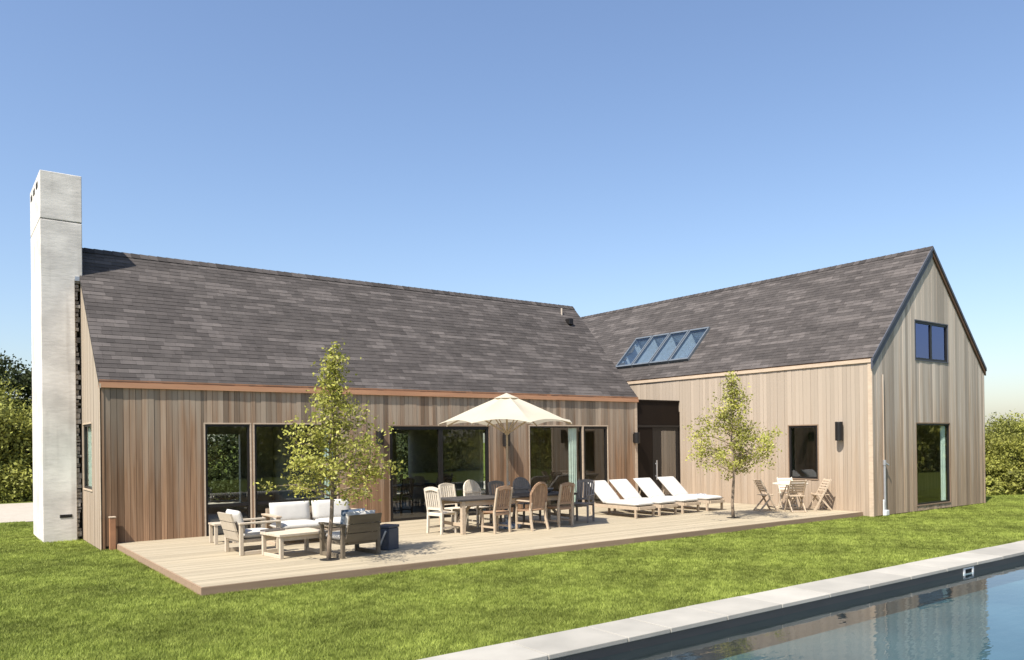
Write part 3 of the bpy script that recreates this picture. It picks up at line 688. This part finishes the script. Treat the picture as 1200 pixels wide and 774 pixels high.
slat_chair('whitish slat back chair on the far side at the left of the long table', (9.74, 15.66, 0), math.pi+.1, 'teak_white', GC)
round_chair('white round backed chair on the far side of the long table', (10.36, 15.55, 0), math.pi+.1, 'teak_white', GC)
slat_chair('dark grey slat back chair on the far side beside the umbrella pole', (11.15, 15.70, 0), math.pi, 'teak_grey', GC)
round_chair('dark grey round backed chair on the far side towards the right', (11.95, 15.78, 0), math.pi-.1, 'teak_grey', GC)
slat_chair('dark grey slat back chair at the right end of the long table', (12.78, 14.66, 0), math.pi/2+.5, 'teak_grey', GC, arms=True)

t = thing('dining_table', 'long dark grey topped dining table under the umbrella', 'table', (0, 0, 0))
tx0, tx1, ty0, ty1 = 9.02, 12.35, 14.32, 15.34
for k in range(7):
    y0 = ty0+(ty1-ty0)*k/7; MB().box(tx0+.07, tx1-.07, y0+.003, y0+(ty1-ty0)/7-.003, .71, .745+rnd.uniform(-.001, .001), rnd.random()).build('tabletop_plank', 'table_top', t)
for x0, x1 in ((tx0, tx0+.068), (tx1-.068, tx1)): MB().box(x0, x1, ty0, ty1, .708, .746, .4).build('breadboard_end', 'table_top', t, bevel=.004)
for x in (tx0+.14, tx1-.14):
    for y in (ty0+.07, ty1-.07): MB().box(x-.045, x+.045, y-.045, y+.045, 0, .706).build('leg', 'teak', t, bevel=.005)
    MB().bar((x, ty0+.12, .2), (x, ty1-.12, .2), .04, .07).build('stretcher', 'teak', t)
for y in (ty0+.07, ty1-.07): MB().box(tx0+.19, tx1-.19, y-.015, y+.015, .60, .703).build('apron', 'teak', t)
for s in (-1, 1): MB().bar((tx0+.2 if s < 0 else tx1-.2, (ty0+ty1)/2, .22), (tx0+.75 if s < 0 else tx1-.75, (ty0+ty1)/2, .68), .06, .04, up=(0, 1, 0)).build('brace', 'teak', t)
b_ = thing('serving_bowl', 'dark shallow bowl on the right part of the long table', 'bowl', (11.95, 15.0, .746))
MB().lathe([(.06, 0), (.075, .0), (.16, .07), (.175, .10), (.165, .10), (.15, .075), (.05, .02)], 24).build('bowl', 'teak_grey', b_, smooth=True)

def umbrella(loc, rz):
    t = thing('garden_umbrella', 'cream canvas market umbrella open over the long dining table', 'umbrella', loc, rz)
    MB().tube([(0, 0, .1), (0, 0, 3.02)], .024, 12).build('pole', 'teak', t)
    MB().lathe([(.28, 0), (.30, .02), (.30, .07), (.27, .10), (.07, .13), (.05, .42), (.03, .43)], 28).build('base', 'patterned', t)
    MB().tube([(.02, 0, 1.02), (.085, 0, 1.05), (.085, 0, .98)], .014, 8).build('crank', 'metal', t)
    R0, zt, ze = 1.62, 3.07, 2.38; n = 8; m = 10; q = 8
    b = MB(); vs = []; fs = []
    for k in range(n):
        a0, a1 = 2*math.pi*k/n, 2*math.pi*(k+1)/n
        base = len(vs)
        for i in range(q+1):
            r = i/q
            for j in range(m+1):
                s = j/m; p0 = Vector((math.cos(a0), math.sin(a0), 0)); p1 = Vector((math.cos(a1), math.sin(a1), 0)); bell = 4*s*(1-s)
                rr_ = r*R0*(1-.04*bell*r); p = (p0.lerp(p1, s))*rr_
                z = zt-(zt-ze)*r**1.08 - .05*bell*math.sin(math.pi*min(r, 1)) + .08*bell*r**4
                vs.append((p.x, p.y, z))
        for i in range(q):
            for j in range(m):
                c = base+i*(m+1)+j; fs.append((c, c+1, c+m+2, c+m+1))
    b.add(vs, fs); o = b.build('canopy', 'canvas', t, smooth=True)
    b = MB(); vs = [(0, 0, zt+.03)]; fs = []
    for k in range(n): a = 2*math.pi*k/n; vs.append((.30*math.cos(a), .30*math.sin(a), zt-.095))
    for k in range(n): fs.append((0, 1+k, 1+(k+1) % n))
    b.add(vs, fs).build('vent_cap', 'canvas', o)
    MB().lathe([(.05, 0), (.055, .02), (.055, .07), (.03, .08)], 14, (0, 0, 2.14)).build('hub', 'teak', t)
    for k in range(n):
        a = 2*math.pi*k/n; c, s_ = math.cos(a), math.sin(a)
        MB().bar((.04*c, .04*s_, zt-.06), (R0*c, R0*s_, ze-.015), .02, .026).build('rib', 'teak', t)
        MB().bar((.05*c, .05*s_, 2.18), (.85*c, .85*s_, zt-(zt-ze)*.52-.05), .016, .022).build('strut', 'teak', t)
umbrella((10.66, 14.82, 0), .47)

def lounger(loc, rz, label, group):
    t = thing('sun_lounger', label, 'sun lounger', loc, rz, group)          # foot end at local -Y
    for s in (-1, 1):
        MB().bar((s*.31, -1.0, .25), (s*.31, .95, .25), .05, .085).build('side_rail', 'teak', t, bevel=.005)
        MB().bar((s*.31, -.92, 0), (s*.31, -.92, .21), .055, .055).build('leg', 'teak', t, bevel=.005)
        MB().bar((s*.31, .72, 0), (s*.31, .72, .21), .055, .055).build('leg', 'teak', t, bevel=.005)
    MB().bar((-.283, -1.0, .25), (.283, -1.0, .25), .045, .08).build('end_rail', 'teak', t, bevel=.005)
    MB().bar((-.283, .95, .25), (.283, .95, .25), .045, .08).build('end_rail', 'teak', t, bevel=.005)
    b = MB()
    for k in range(12): b.box(-.283, .283, -.94+k*.105, -.94+k*.105+.08, .262, .282)
    b.build('slats', 'teak', t)
    b = MB(); pillow(b, (0, -.36, .345), .70, 1.30, .13, .2, tone=.5); b.build('seat_cushion', 'cushion', t, smooth=True)
    rot = Matrix.Rotation(math.radians(40), 3, 'X'); b = MB(); pillow(b, (0, .58, .605), .70, .90, .13, .2, rot=rot); b.build('back_cushion', 'cushion', t, smooth=True)
    b = MB()
    for s in (-1, 1): b.bar((s*.27, .25, .27), (s*.27, .82, .82), .035, .03)
    for k in range(6): y = .3+k*.09; b.bar((-.26, y, .285+k*.087), (.26, y, .285+k*.087), .06, .018, up=(0, -.7, .7))
    b.build('backrest_frame', 'teak', t)
    for s in (-1, 1): MB().bar((s*.2, .72, .66), (s*.2, .82, .26), .03, .025).build('prop', 'teak', t)
    return t
LX = [(14.60, 15.26), (15.50, 15.33), (16.46, 15.37), (17.48, 15.40)]
LB = ['white sun lounger nearest the dining table, first of the row', 'white sun lounger second from the dining table in the row', 'white sun lounger second from the right tree in the row', 'white sun lounger nearest the right tree, last of the row']
L0 = lounger((*LX[0], 0), .0, LB[0], 'white sun loungers in a row on the deck')
for (x, y), lb in list(zip(LX, LB))[1:]: dup(L0, (x, y, 0), rnd.uniform(-.02, .02), lb)
b = MB(); pillow(b, (17.56, 15.05, .405), .34, .26, .05, .3); tag(b.build('folded_towel', 'patterned', smooth=True), 'small folded pale towel on the lounger nearest the right tree', 'towel')

def armchair(label, loc, rz, wood, name='lounge_armchair'):
    t = thing(name, label, 'armchair', loc, rz, 'outdoor lounge armchairs')   # sitter looks to local +Y
    for s in (-1, 1):
        b = MB(); x = s*.36
        b.bar((x, .36, .0), (x, .36, .55), .065, .065); b.bar((x, -.33, .0), (x, -.33, .55), .065, .065)
        b.bar((x, -.297, .035), (x, .327, .035), .05, .07); b.build('side_frame', wood, t, bevel=.005)
        MB().box(x-.05, x+.05, -.37, .40, .552, .585).build('arm', wood, t, bevel=.005)
    MB().box(-.325, .325, -.34, .38, .22, .275).build('seat_frame', wood, t, bevel=.004)
    for k in range(3):
        z = .27+k*.165; MB().hexa([(-.325, -.37-.05*k, z), (.325, -.37-.05*k, z), (.325, -.335-.05*k, z), (-.325, -.335-.05*k, z), (-.325, -.415-.05*k, z+.15), (.325, -.415-.05*k, z+.15), (.325, -.38-.05*k, z+.15), (-.325, -.38-.05*k, z+.15)], rnd.random()).build('back_slat', wood, t)
    for s in (-1, 1): MB().bar((s*.25, -.33, .24), (s*.25, -.475, .74), .05, .03, up=(0, 1, 0)).build('back_post', wood, t)
    b = MB(); pillow(b, (0, .04, .345), .64, .68, .15, .25); b.build('seat_cushion', 'cushion', t, smooth=True)
    b = MB(); pillow(b, (0, -.30, .60), .62, .42, .15, .4, rot=Matrix.Rotation(math.radians(104), 3, 'X')); b.build('back_cushion', 'cushion', t, smooth=True)
    return t
armchair('pale teak lounge armchair with white cushions at the left end of the deck', (4.74, 14.70, 0), -math.pi/2+.06, 'teak_pale')
ac = armchair('taupe slatted lounge armchair seen from behind beside the left tree', (5.99, 13.14, 0), .13, 'taupe')
b = MB(); pillow(b, (5.97, 13.0, .66), .5, .34, .13, .5, rot=Matrix.Rotation(.13, 3, 'Z') @ Matrix.Rotation(math.radians(100), 3, 'X')); tag(b.build('throw_pillow', 'patterned', smooth=True), 'blue and white patterned pillow on the taupe armchair', 'pillow')
t = thing('outdoor_sofa', 'white cushioned two seat outdoor sofa facing the lawn', 'sofa', (6.33, 15.55, 0), 0)   # faces local -Y
for s in (-1, 1):
    b = MB(); x = s*.93; b.bar((x, -.42, 0), (x, -.42, .55), .07, .07); b.bar((x, .38, 0), (x, .38, .55), .07, .07); b.bar((x, -.385, .035), (x, .345, .035), .05, .07); b.build('side_frame', 'teak', t, bevel=.005)
    MB().box(x-.055, x+.055, -.46, .42, .552, .585).build('arm', 'teak', t, bevel=.005)
MB().box(-.89, .89, -.40, .40, .21, .27).build('seat_frame', 'teak', t, bevel=.005)
for k in range(3): MB().box(-.89, .89, .40, .43, .28+k*.14, .40+k*.14, rnd.random()).build('back_slat', 'teak', t)
for s in (-1, 1):
    b = MB(); pillow(b, (s*.445, -.06, .355), .88, .78, .17, .2); b.build('seat_cushion', 'cushion', t, smooth=True)
    b = MB(); pillow(b, (s*.445, .26, .60), .87, .42, .19, .35, rot=Matrix.Rotation(math.radians(80), 3, 'X')); b.build('back_cushion', 'cushion', t, smooth=True)
t = thing('coffee_table', 'low pale teak coffee table with sled legs before the sofa', 'table', (5.22, 13.83, 0), .13)
for s in (-1, 1):
    x = s*.42; b = MB()
    for y in (-.32, .32): b.bar((x, y, 0), (x, y, .375), .065, .065)
    b.bar((x, -.287, .03), (x, .287, .03), .05, .06); b.build('leg_frame', 'teak_pale', t, bevel=.005)
for k in range(7): MB().box(-.47, .47, -.37+k*.106, -.37+k*.106+.1, .378, .42, rnd.random()).build('tabletop_plank', 'teak_pale', t, bevel=.003)
MB().box(-.385, .385, -.33, -.30, .30, .374).build('apron', 'teak_pale', t); MB().box(-.385, .385, .30, .33, .30, .374).build('apron', 'teak_pale', t)
t = thing('side_table', 'small square teak side table behind the left armchair', 'table', (4.72, 16.45, 0), .0)
for sx in (-1, 1):
    for sy in (-1, 1): MB().box(sx*.18-.03, sx*.18+.03, sy*.18-.03, sy*.18+.03, 0, .376).build('leg', 'teak_pale', t, bevel=.004)
for k in range(4): MB().box(-.22, .22, -.22+k*.111, -.22+k*.111+.105, .378, .412, rnd.random()).build('tabletop_plank', 'teak_pale', t)
t = thing('serving_tray', 'dark narrow tray on the seat side of the coffee table', 'tray', (4.93, 14.12, .42), .2)
MB().box(-.2, .2, -.08, .08, 0, .012).build('base', 'teak_grey', t)
for s in (-1, 1): MB().box(-.2, .2, s*.08-.008, s*.08+.008, .012, .035).build('rim', 'teak_grey', t)
t = thing('cooler_box', 'dark slate blue box with a pale strap right of the taupe armchair', 'box', (6.83, 13.36, 0), .5)
MB().box(-.165, .165, -.15, .15, 0, .40).build('body', 'navy', t, bevel=.015)
MB().box(-.175, .175, -.16, .16, .405, .455).build('lid', 'navy', t, bevel=.012)
MB().bar((-.18, -.09, .36), (-.18, .06, .05), .02, .03, up=(1, 0, 0)).build('strap', 'white', t)

def folding_chair(label, loc, rz):
    t = thing('folding_chair', label, 'chair', loc, rz, 'folding chairs round the small table')    # sitter looks to local +Y
    for s in (-1, 1):
        MB().bar((s*.205, .26, 0), (s*.205, -.22, .86), .022, .045, tone=.5).build('back_leg', 'teak', t)
        MB().bar((s*.18, -.24, 0), (s*.18, .18, .47), .022, .042).build('front_leg', 'teak', t)
    MB().bar((-.17, -.2, .04), (.17, -.2, .04), .02, .035).build('stretcher', 'teak', t); MB().bar((-.19, .2, .1), (.19, .2, .1), .02, .035).build('stretcher', 'teak', t)
    for k in range(6): MB().box(-.195, .195, -.16+k*.062, -.16+k*.062+.052, .43, .448, rnd.random()).build('seat_slat', 'teak', t)
    for k in range(5):
        z = .55+k*.068; y = .26-.48*z/.86; MB().bar((-.195, y+.012, z), (.195, y+.012, z), .014, .055, up=(0, -.5, .9), tone=rnd.random()).build('back_slat', 'teak', t)
    return t
TB = (18.95, 13.07)
fc = folding_chair('teak folding chair at the left of the small table, leaning back from it', (18.40, 13.5, 0), -2.05)
dup(fc, (18.62, 12.68, 0), -.60, 'teak folding chair nearest the lawn, its back turned to the viewer')
dup(fc, (19.52, 12.52, 0), .98, 'teak folding chair at the right of the small table, nearest the wall lamp')
dup(fc, (19.45, 13.52, 0), math.pi-.62, 'pale teak folding chair behind the small table under the window', {'bleached_teak': 'teak_white'})
t = thing('bistro_table', 'small round teak table with folding chairs by the window', 'table', (*TB, 0))
b = MB(); b.lathe([(.46, 0), (.47, .006), (.47, .030), (.46, .036)], 32, (0, 0, .715)); b.build('tabletop', 'teak_white', t)
for k in range(4):
    a = math.pi/4+k*math.pi/2; MB().bar((.34*math.cos(a), .34*math.sin(a), 0), (.10*math.cos(a+.4), .10*math.sin(a+.4), .713), .04, .03).build('leg', 'teak', t)
MB().lathe([(.12, .30), (.13, .31), (.13, .335), (.12, .34)], 16).build('leg_ring', 'teak', t)
# a few things inside, seen through the glass
ti = thing('indoor_table', 'dark dining table inside behind the wide glass door', 'table', (11.3, 20.6, 0))
MB().box(-1.1, 1.1, -.45, .45, .71, .75).build('tabletop', 'dark_wood', ti)
for sx in (-1, 1):
    for sy in (-1, 1): MB().box(sx*1.0-.04, sx*1.0+.04, sy*.38-.04, sy*.38+.04, 0, .708).build('leg', 'dark_wood', ti)
ic = slat_chair('dark slat back chair indoors near the left door jamb', (10.45, 19.6, -.01), .3, 'dark_wood', 'dark chairs inside the glass door')
dup(ic, (11.9, 19.7, -.01), -.1, 'dark slat back chair indoors beside the indoor table')

# ------------------------------------------------------------------ plants
def leaves(name, centers, size, m, parent, seed, up=.35, tone=None, aspect=.55):
    rs = np.random.default_rng(seed); C = np.asarray(centers, np.float32); n = len(C)
    nr = rs.normal(size=(n, 3)); nr[:, 2] += up*2; nr /= np.linalg.norm(nr, axis=1, keepdims=True)
    tv = rs.normal(size=(n, 3)); tv -= nr*(tv*nr).sum(1, keepdims=True); tv /= np.linalg.norm(tv, axis=1, keepdims=True); bv = np.cross(nr, tv)
    s = size*rs.uniform(.6, 1.35, (n, 1)); V = np.zeros((n, 4, 3), np.float32)
    V[:, 0] = C-tv*s; V[:, 1] = C-bv*s*aspect+nr*s*.15; V[:, 2] = C+tv*s; V[:, 3] = C+bv*s*aspect+nr*s*.15
    me = bpy.data.meshes.new(name); me.vertices.add(n*4); me.vertices.foreach_set('co', V.ravel()); me.loops.add(n*4); me.loops.foreach_set('vertex_index', np.arange(n*4, dtype=np.int32))
    me.polygons.add(n); me.polygons.foreach_set('loop_start', np.arange(0, n*4, 4, dtype=np.int32)); me.polygons.foreach_set('loop_total', np.full(n, 4, np.int32)); me.update()
    a = me.attributes.new('tone', 'FLOAT', 'FACE'); tt = rs.uniform(.15, .85, n) if tone is None else np.clip(tone+rs.normal(0, .15, n), 0, 1)
    a.data.foreach_set('value', tt.astype(np.float32)); me.materials.append(M[m]); o = bpy.data.objects.new(name, me); COL.objects.link(o)
    if parent: o.parent = parent
    return o

def young_tree(label, loc, H, seed, rmax, z0, nb, per, lean=0.):
    r = random.Random(seed); t = thing('young_tree', label, 'tree', loc, 0, 'young trees growing through the deck')
    pts = []; n = 9
    for i in range(n+1):
        z = H*.96*i/n; pts.append((lean*z*.12+.02*math.sin(i*1.3+seed), .02*math.cos(i*1.7+seed), z))
    MB().tube(pts, [.036*(1-.9*i/n)+.006 for i in range(n+1)], 9).build('trunk', 'bark', t, smooth=True)
    br = MB(); C = []; T = []
    def clump(c, k, sp, base):
        for _ in range(k): C.append((c[0]+r.gauss(0, sp), c[1]+r.gauss(0, sp), c[2]+r.gauss(0, sp*.75))); T.append(base)
    for i in range(nb):
        f = (i+.5)/nb; z = z0+(H*.93-z0)*f**1.2; a = i*2.4+r.uniform(-.5, .5)
        prof = (min(1.02, .84+2.4*f) if f < .14 else 1.02*((1-f)/.86)**1.35+.05)
        L = rmax*prof*r.choice([.55, .75, .9, 1.])*r.uniform(.9, 1.06)
        st = Vector((lean*z*.12, 0, z)); up_ = L*r.uniform(.05, .42); e = st+Vector((math.cos(a)*L, math.sin(a)*L, up_)); mid = st.lerp(e, .5)+Vector((0, 0, L*.06+r.uniform(-.04, .05)))
        br.tube([st, mid, e], [.012+.008*(1-f), .009, .003], 5)
        base = r.uniform(.25, .8); k = int(per*(.22+.78*L/rmax))
        for j in range(6):
            s = r.uniform(.3, 1.0) if j else 1.; p = (st.lerp(mid, s*2) if s < .5 else mid.lerp(e, s*2-1)); off = Vector((r.gauss(0, .10), r.gauss(0, .10), r.gauss(0, .07)))*(.6+L)
            br.tube([p, p+off], [.005, .002], 4); clump(p+off, k//6, .075+.035*r.random(), min(1, max(0, base+r.uniform(-.2, .2))))
    for j in range(5): clump((lean*H*.115+r.gauss(0, .03), r.gauss(0, .03), H*(.86+.03*j)), per//9, .06, .6)
    br.build('branches', 'bark', t); leaves('crown', C, .033, 'leaf', t, seed, tone=np.array(T))
young_tree('young leafy tree on the deck beside the coffee table', (*TREES[0], -.05), 3.78, 11, 1.16, 1.08, 38, 340, .25)
young_tree('young leafy tree on the deck before the pale right wing', (*TREES[1], -.05), 3.75, 23, 1.34, 1.15, 38, 330)

def clumped(label, cat, name, loc, size, seed, m, nl, leafsize, nclump, group, trunk=0., flat=.0):
    """shrub or tree: leaf clumps spread through an uneven crown on a trunk"""
    r = np.random.default_rng(seed); t = thing(name, label, cat, loc, 0, group); sx, sy, sz = size
    C = []; T = []
    cl = r.normal(size=(nclump, 3)); cl /= np.linalg.norm(cl, axis=1, keepdims=True); cl *= r.uniform(.45, 1., (nclump, 1))**.6
    if flat: cl[:, 2] = np.abs(cl[:, 2])*2-1
    for c in cl:
        k = nl//nclump; sp = r.uniform(.10, .2)
        p = c + r.normal(0, sp, (k, 3)); C.append(p*np.array([sx/2, sy/2, sz/2])+np.array([0, 0, trunk+sz/2])); T.append(np.full(k, r.uniform(.2, .85)))
    C = np.concatenate(C); T = np.concatenate(T); C[:, 2] = np.maximum(C[:, 2], .02)
    b = MB(); n = 5; hh = trunk+sz*.6; rr_ = .035*sz+.03
    b.tube([(.06*sx*math.sin(i*1.1+seed), .05*sy*math.cos(i*1.4+seed), hh*i/n) for i in range(n+1)], [rr_*(1-.75*i/n) for i in range(n+1)], 8)
    b.build('trunk', 'bark', t, smooth=True); b = MB()
    for c in cl[:min(nclump, 18)]:
        e = Vector((c[0]*sx/2*.8, c[1]*sy/2*.8, trunk+sz/2+c[2]*sz/2*.8)); s0 = Vector((0, 0, max(.1, min(hh*.9, e.z*.55)))); b.tube([s0, s0.lerp(e, .5)+Vector((0, 0, .05*sz)), e], [rr_*.4, rr_*.25, rr_*.1], 5)
    b.build('branches', 'bark', t); leaves('crown', C, leafsize, m, t, seed, tone=T)
    return t
GT = 'trees and shrubs left of the chimney'
clumped('tall dark tree rising above the hedge at far left', 'tree', 'dark_tree', (1.6, 46, GZ), (7.5, 6, 3.6), 5, 'leaf_dark', 30000, .10, 46, GT, 3.1)
for k, (x, y, sx, sz, lab) in enumerate([(-2.6, 38.5, 5.6, 4.1, 'dense green hedge shrub at the left edge of the photo'), (1.9, 38.2, 5, 4.3, 'dense green hedge shrub beyond the driveway left of the chimney'), (5.9, 38.8, 5, 4.2, 'dense green hedge shrub partly behind the chimney')]):
    clumped(lab, 'shrub', 'hedge_shrub', (x, y, GZ), (sx, 4, sz), 40+k, 'leaf_oak', 30000, .078, 90, GT, 0., 1)
GR = 'shrubs beyond the right gable'
for k, (x, y, sx, sz, lab, mm) in enumerate([(31.0, 15.6, 4.2, 1.9, 'yellow green shrub just behind the right gable corner', 'leaf_bush'), (34.0, 13.4, 4.6, 2.1, 'yellow green shrub at the right edge of the photo', 'leaf_bush'), (37.5, 10.6, 5, 2.4, 'yellow green shrub beyond the right edge of the gable lawn', 'leaf_bush'), (34.0, 19.0, 3.4, 3.1, 'darker taller bush behind the yellow green shrubs', 'leaf_oak'), (43, 17, 6, 2.9, 'dark distant bush at the far right', 'leaf_oak')]):
    clumped(lab, 'shrub', 'garden_shrub', (x, y, GZ), (sx, 4, sz), 60+k, mm, 30000, .058, 70, GR, 0., 1)
for k in range(5):
    clumped(['low leafy plant at the foot of the shrubs by the gable', 'low leafy plant second from the gable', 'low leafy plant midway along the shrub foot', 'low leafy plant fourth along the shrub foot', 'low leafy plant farthest right along the shrub foot'][k], 'plant', 'low_plant', (29.4+k*.95, 13.5-k*.62, GZ), (1.3, 1.0, .75), 80+k, 'leaf_oak', 2200, .06, 25, 'low plants along the shrub foot', 0., 1)
# the wood behind the viewer, mirrored in the glass, and the wood behind the house, seen through it: far masses nobody could count
def wood(name, label, row, seed, nl, ls, m='leaf_oak'):
    r = np.random.default_rng(seed); C = []; T = []; b = MB()
    for x, y, s in row:
        n = nl//len(row)//30
        for _ in range(30):
            c = r.normal(size=3); c /= np.linalg.norm(c); c *= r.uniform(.4, 1.)**.6; c[2] = abs(c[2])*2-1
            C.append((c+r.normal(0, .2, (n, 3)))*np.array([4.2, 3, 3.2])*s+np.array([x, y, 3.3*s])); T.append(np.full(n, r.uniform(.2, .9)))
    C = np.concatenate(C); C[:, 2] = np.maximum(C[:, 2], 0)
    tag(leaves(name, C, ls, m, None, seed, tone=np.concatenate(T)), label, 'wood', kind='stuff')
wood('garden_wood', 'leafy wood behind the viewer, mirrored in the glass doors', [(-16, -14, 1.), (-9, -17, 1.1), (-2, -16, .9), (5, -18, 1.15), (12, -17, 1.), (19, -18, 1.1), (26, -16, 1.), (33, -17, 1.1), (41, -12, 1.), (49, -4, 1.), (58, -9, 1.1), (68, -13, 1.), (80, -18, 1.2)], 101, 110000, .17, 'leaf_bush')
wood('back_wood', 'leafy wood in the back garden seen through the house', [(9, 31, .5), (14.5, 30.5, .5), (19, 33, .5)], 103, 30000, .085, 'leaf_dark')
